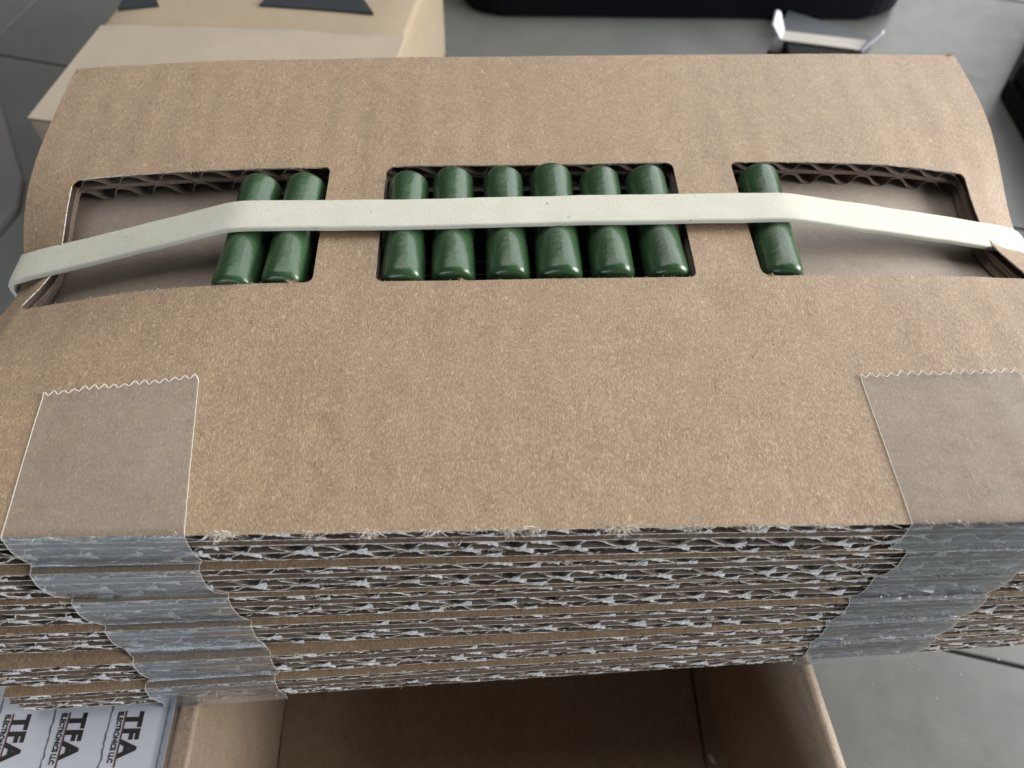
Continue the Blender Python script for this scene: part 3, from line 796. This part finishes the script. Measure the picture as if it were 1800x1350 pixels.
o = bm_obj('box_body', soft_box(), 'kraft_pale', ct, smooth=True)
# wide paper tape over the near part of the top
V, F = [], []
us = linspace(.6, Wc-.6, 40); vs_ = linspace(.4, 57, 16)
def ctop(u, v): return Z1+.8*math.sin(math.pi*u/Wc)*math.sin(math.pi*v/Dc)+.5*nz(u*.03, v*.03, 1)
for s in (.45, .12):
    for u in us:
        for v in vs_:
            vv = (v if v < 56 else v+1.2*nz(u*.05, 0, 3))*(1+.245*u/Wc)
            V.append(cpt(u, vv, ctop(u, vv)+s))
nn = len(vs_); q0 = len(us)*nn
for i in range(len(us)-1):
    for j in range(nn-1):
        F.append((i*nn+j, (i+1)*nn+j, (i+1)*nn+j+1, i*nn+j+1)); F.append((q0+i*nn+j, q0+i*nn+j+1, q0+(i+1)*nn+j+1, q0+(i+1)*nn+j))
    F.append((i*nn+nn-1, (i+1)*nn+nn-1, q0+(i+1)*nn+nn-1, q0+i*nn+nn-1))
mesh_obj('paper_tape', V, F, 'kraft_tape', ct)
for pts in ([(-150.0, 257), (-150.6, 246.0), (-135.4, 248.7), (-141.5, 263), (-146, 275)],
            [(-90.0, 264), (-96.3, 249.4), (-51.0, 244.6), (-56.5, 256.5)]):
    prism('black_print', pts, Z1+.2, Z1+1.45, 'print', ct)

# ------------------------------------------------------------------ dark laptop behind
lp = thing('laptop', 'dark navy laptop edge with rounded corner behind the stack', 'laptop')
def rounded_slab(x0, x1, y0, y1, z0, z1, r, mt, name, parent, bev):
    pts = []
    for cx, cy, a0 in ((x1-r, y0+r, -90), (x1-r, y1-r, 0), (x0+r, y1-r, 90), (x0+r, y0+r, 180)):
        for q in range(9):
            a = math.radians(a0+90*q/8); pts.append((cx+math.cos(a)*r, cy+math.sin(a)*r))
    return prism(name, pts, z0, z1, mt, parent, bev)
rounded_slab(-20, 219, 333, 540, -120.5, -108.6, 24, 'navy', 'base_casing', lp, 1.6)
rounded_slab(-19.6, 218.6, 333.4, 539.6, -108.5, -107.4, 24, 'navy_top', 'keyboard_deck', lp, .3)
for x, y in ((4, 352), (196, 352), (4, 520), (196, 520)):
    bm = bmesh.new(); bmesh.ops.create_cone(bm, cap_ends=True, segments=20, radius1=4*S, radius2=4*S, depth=1.5*S, matrix=Matrix.Translation((x*S, y*S, -121.25*S)))
    bm_obj('foot', bm, 'black', lp)

# ------------------------------------------------------------------ small black part with a steel strap
br = thing('steel_bracket', 'small black block with a pale steel strap and upturned tabs', 'bracket')
prism('plate', [(134, 297), (153, 334), (192, 309), (176, 280)], -121.95, -116.5, 'charcoal', br, .4)
prism('block', [(140, 285), (142, 301), (178, 293), (176, 278)], -116.4, -111.2, 'black', br, .6)
prism('strap', [(137.5, 296.8), (141.5, 304.4), (181.9, 296.6), (175.6, 288.6)], -111.1, -110.3, 'steel', br, .15)
def slab_quad(name, P, th, mt, par):
    P = [Vector(p) for p in P]; n = (P[1]-P[0]).cross(P[2]-P[0]).normalized()*th
    V = [tuple(p) for p in P]+[tuple(p+n) for p in P]; m_ = len(P)
    F = [tuple(range(m_)), tuple(range(m_, 2*m_))[::-1]]+[(i, m_+i, m_+(i+1) % m_, (i+1) % m_) for i in range(m_)]
    mesh_obj(name, V, F, mt, par, smooth=False)
slab_quad('tab', [(137.8, 296.6, -110.6), (141.4, 304.6, -110.6), (137.8, 307.5, -103.0), (135.0, 306.0, -101.0), (132.0, 297.5, -103.5)], .9, 'steel_white', br)
slab_quad('tab', [(176.6, 288.4, -110.6), (182.6, 296.4, -110.6), (187.0, 296.0, -104.5), (184.6, 291.5, -103.5)], .7, 'steel_white', br)
bm = bmesh.new(); bmesh.ops.create_cone(bm, cap_ends=True, segments=16, radius1=1.7*S, radius2=1.4*S, depth=1.2*S, matrix=Matrix.Translation((164*S, 309*S, -118.0*S)))
bm_obj('rivet', bm, 'black', br)

# ------------------------------------------------------------------ black case at the right
bc = thing('black_case', 'black case standing on the tile at the far right', 'case')
d1 = Vector((-.053, -.998, 0)); d2 = Vector((.58, .81, 0)).normalized(); P0 = Vector((244, 269, 0))
q = [P0, P0+d1*110, P0+d1*110+Vector((140, -20, 0)), P0+d2*95+Vector((120, -10, 0)), P0+d2*95]
prism('case_body', [(p.x, p.y) for p in q], -121.9, -112.0, 'black', bc, 1.2)
q2 = [P0+Vector((1.2, 0, 0)), P0+d1*109+Vector((1.2, 0, 0)), P0+d1*109+Vector((139, -20, 0)), P0+d2*94+Vector((119, -10, 0)), P0+d2*94+Vector((1.5, 0, 0))]
prism('case_lid', [(p.x, p.y) for p in q2], -111.8, -103.0, 'black', bc, 1.2)

# ------------------------------------------------------------------ pale grey pad at the left border
M['grey_pad'] = plain('pale_grey_pad', (.15, .143, .138), .6, nscale=.1, var=.1)
o = prism('grey_pad', [(-200, 175.5), (-196.5, 189), (-200, 206), (-228, 259), (-300, 340), (-420, 300), (-340, 90)], -121.95, -119.4, 'grey_pad', bev=.5)
tag(o, 'flat pale grey pad cut off by the left border of the picture, beside the stack', 'pad')

# ------------------------------------------------------------------ loose fibres and scuffs on the top sheet
def surface_fibres():
    V, F = [], []
    def fib(x, y, L, a, wd):
        n = 5; k_ = random.uniform(-1.2, 1.2)/L; P = []
        for q in range(n+1):
            P.append((x, y, .03+.05*math.sin(math.pi*q/n)*random.uniform(.5, 1.5))); a += k_*L/n; x += math.cos(a)*L/n; y += math.sin(a)*L/n
        if any((any(lo-.5 < px < hi+.5 for lo, hi in WIN) and WY0-.5 < py < WY1+.5) or py < .3 or py > 109 or abs(px) > 93 for px, py, _ in P): return
        i0 = len(V)
        for q, (px, py, pz) in enumerate(P):
            w2 = wd*(.5 if 0 < q < n else .2); nx, ny = -math.sin(a)*w2, math.cos(a)*w2
            V.append(bend(px-nx, yshear(0, px, py)-ny, pz)); V.append(bend(px+nx, yshear(0, px, py)+ny, pz))
        for q in range(n): F.append((i0+2*q, i0+2*q+1, i0+2*q+3, i0+2*q+2))
    for _ in range(1500):
        fib(random.uniform(-93, 95), random.uniform(.5, 108), random.uniform(.5, 1.9), random.gauss(1.5, .8), random.uniform(.03, .07))
    for _ in range(90):                                        # pale scuff below the left window
        t_ = random.random(); fib(-53+17*t_+random.gauss(0, .3), 37.6-1.6*t_+random.gauss(0, .25), random.uniform(.3, 1.0), random.gauss(-.1, .7), .07)
    o = mesh_obj('surface_fibres', V, F, 'fibre_brown', bpy.data.objects['cardboard_tray'], smooth=False); o['kind'] = 'stuff'
surface_fibres()
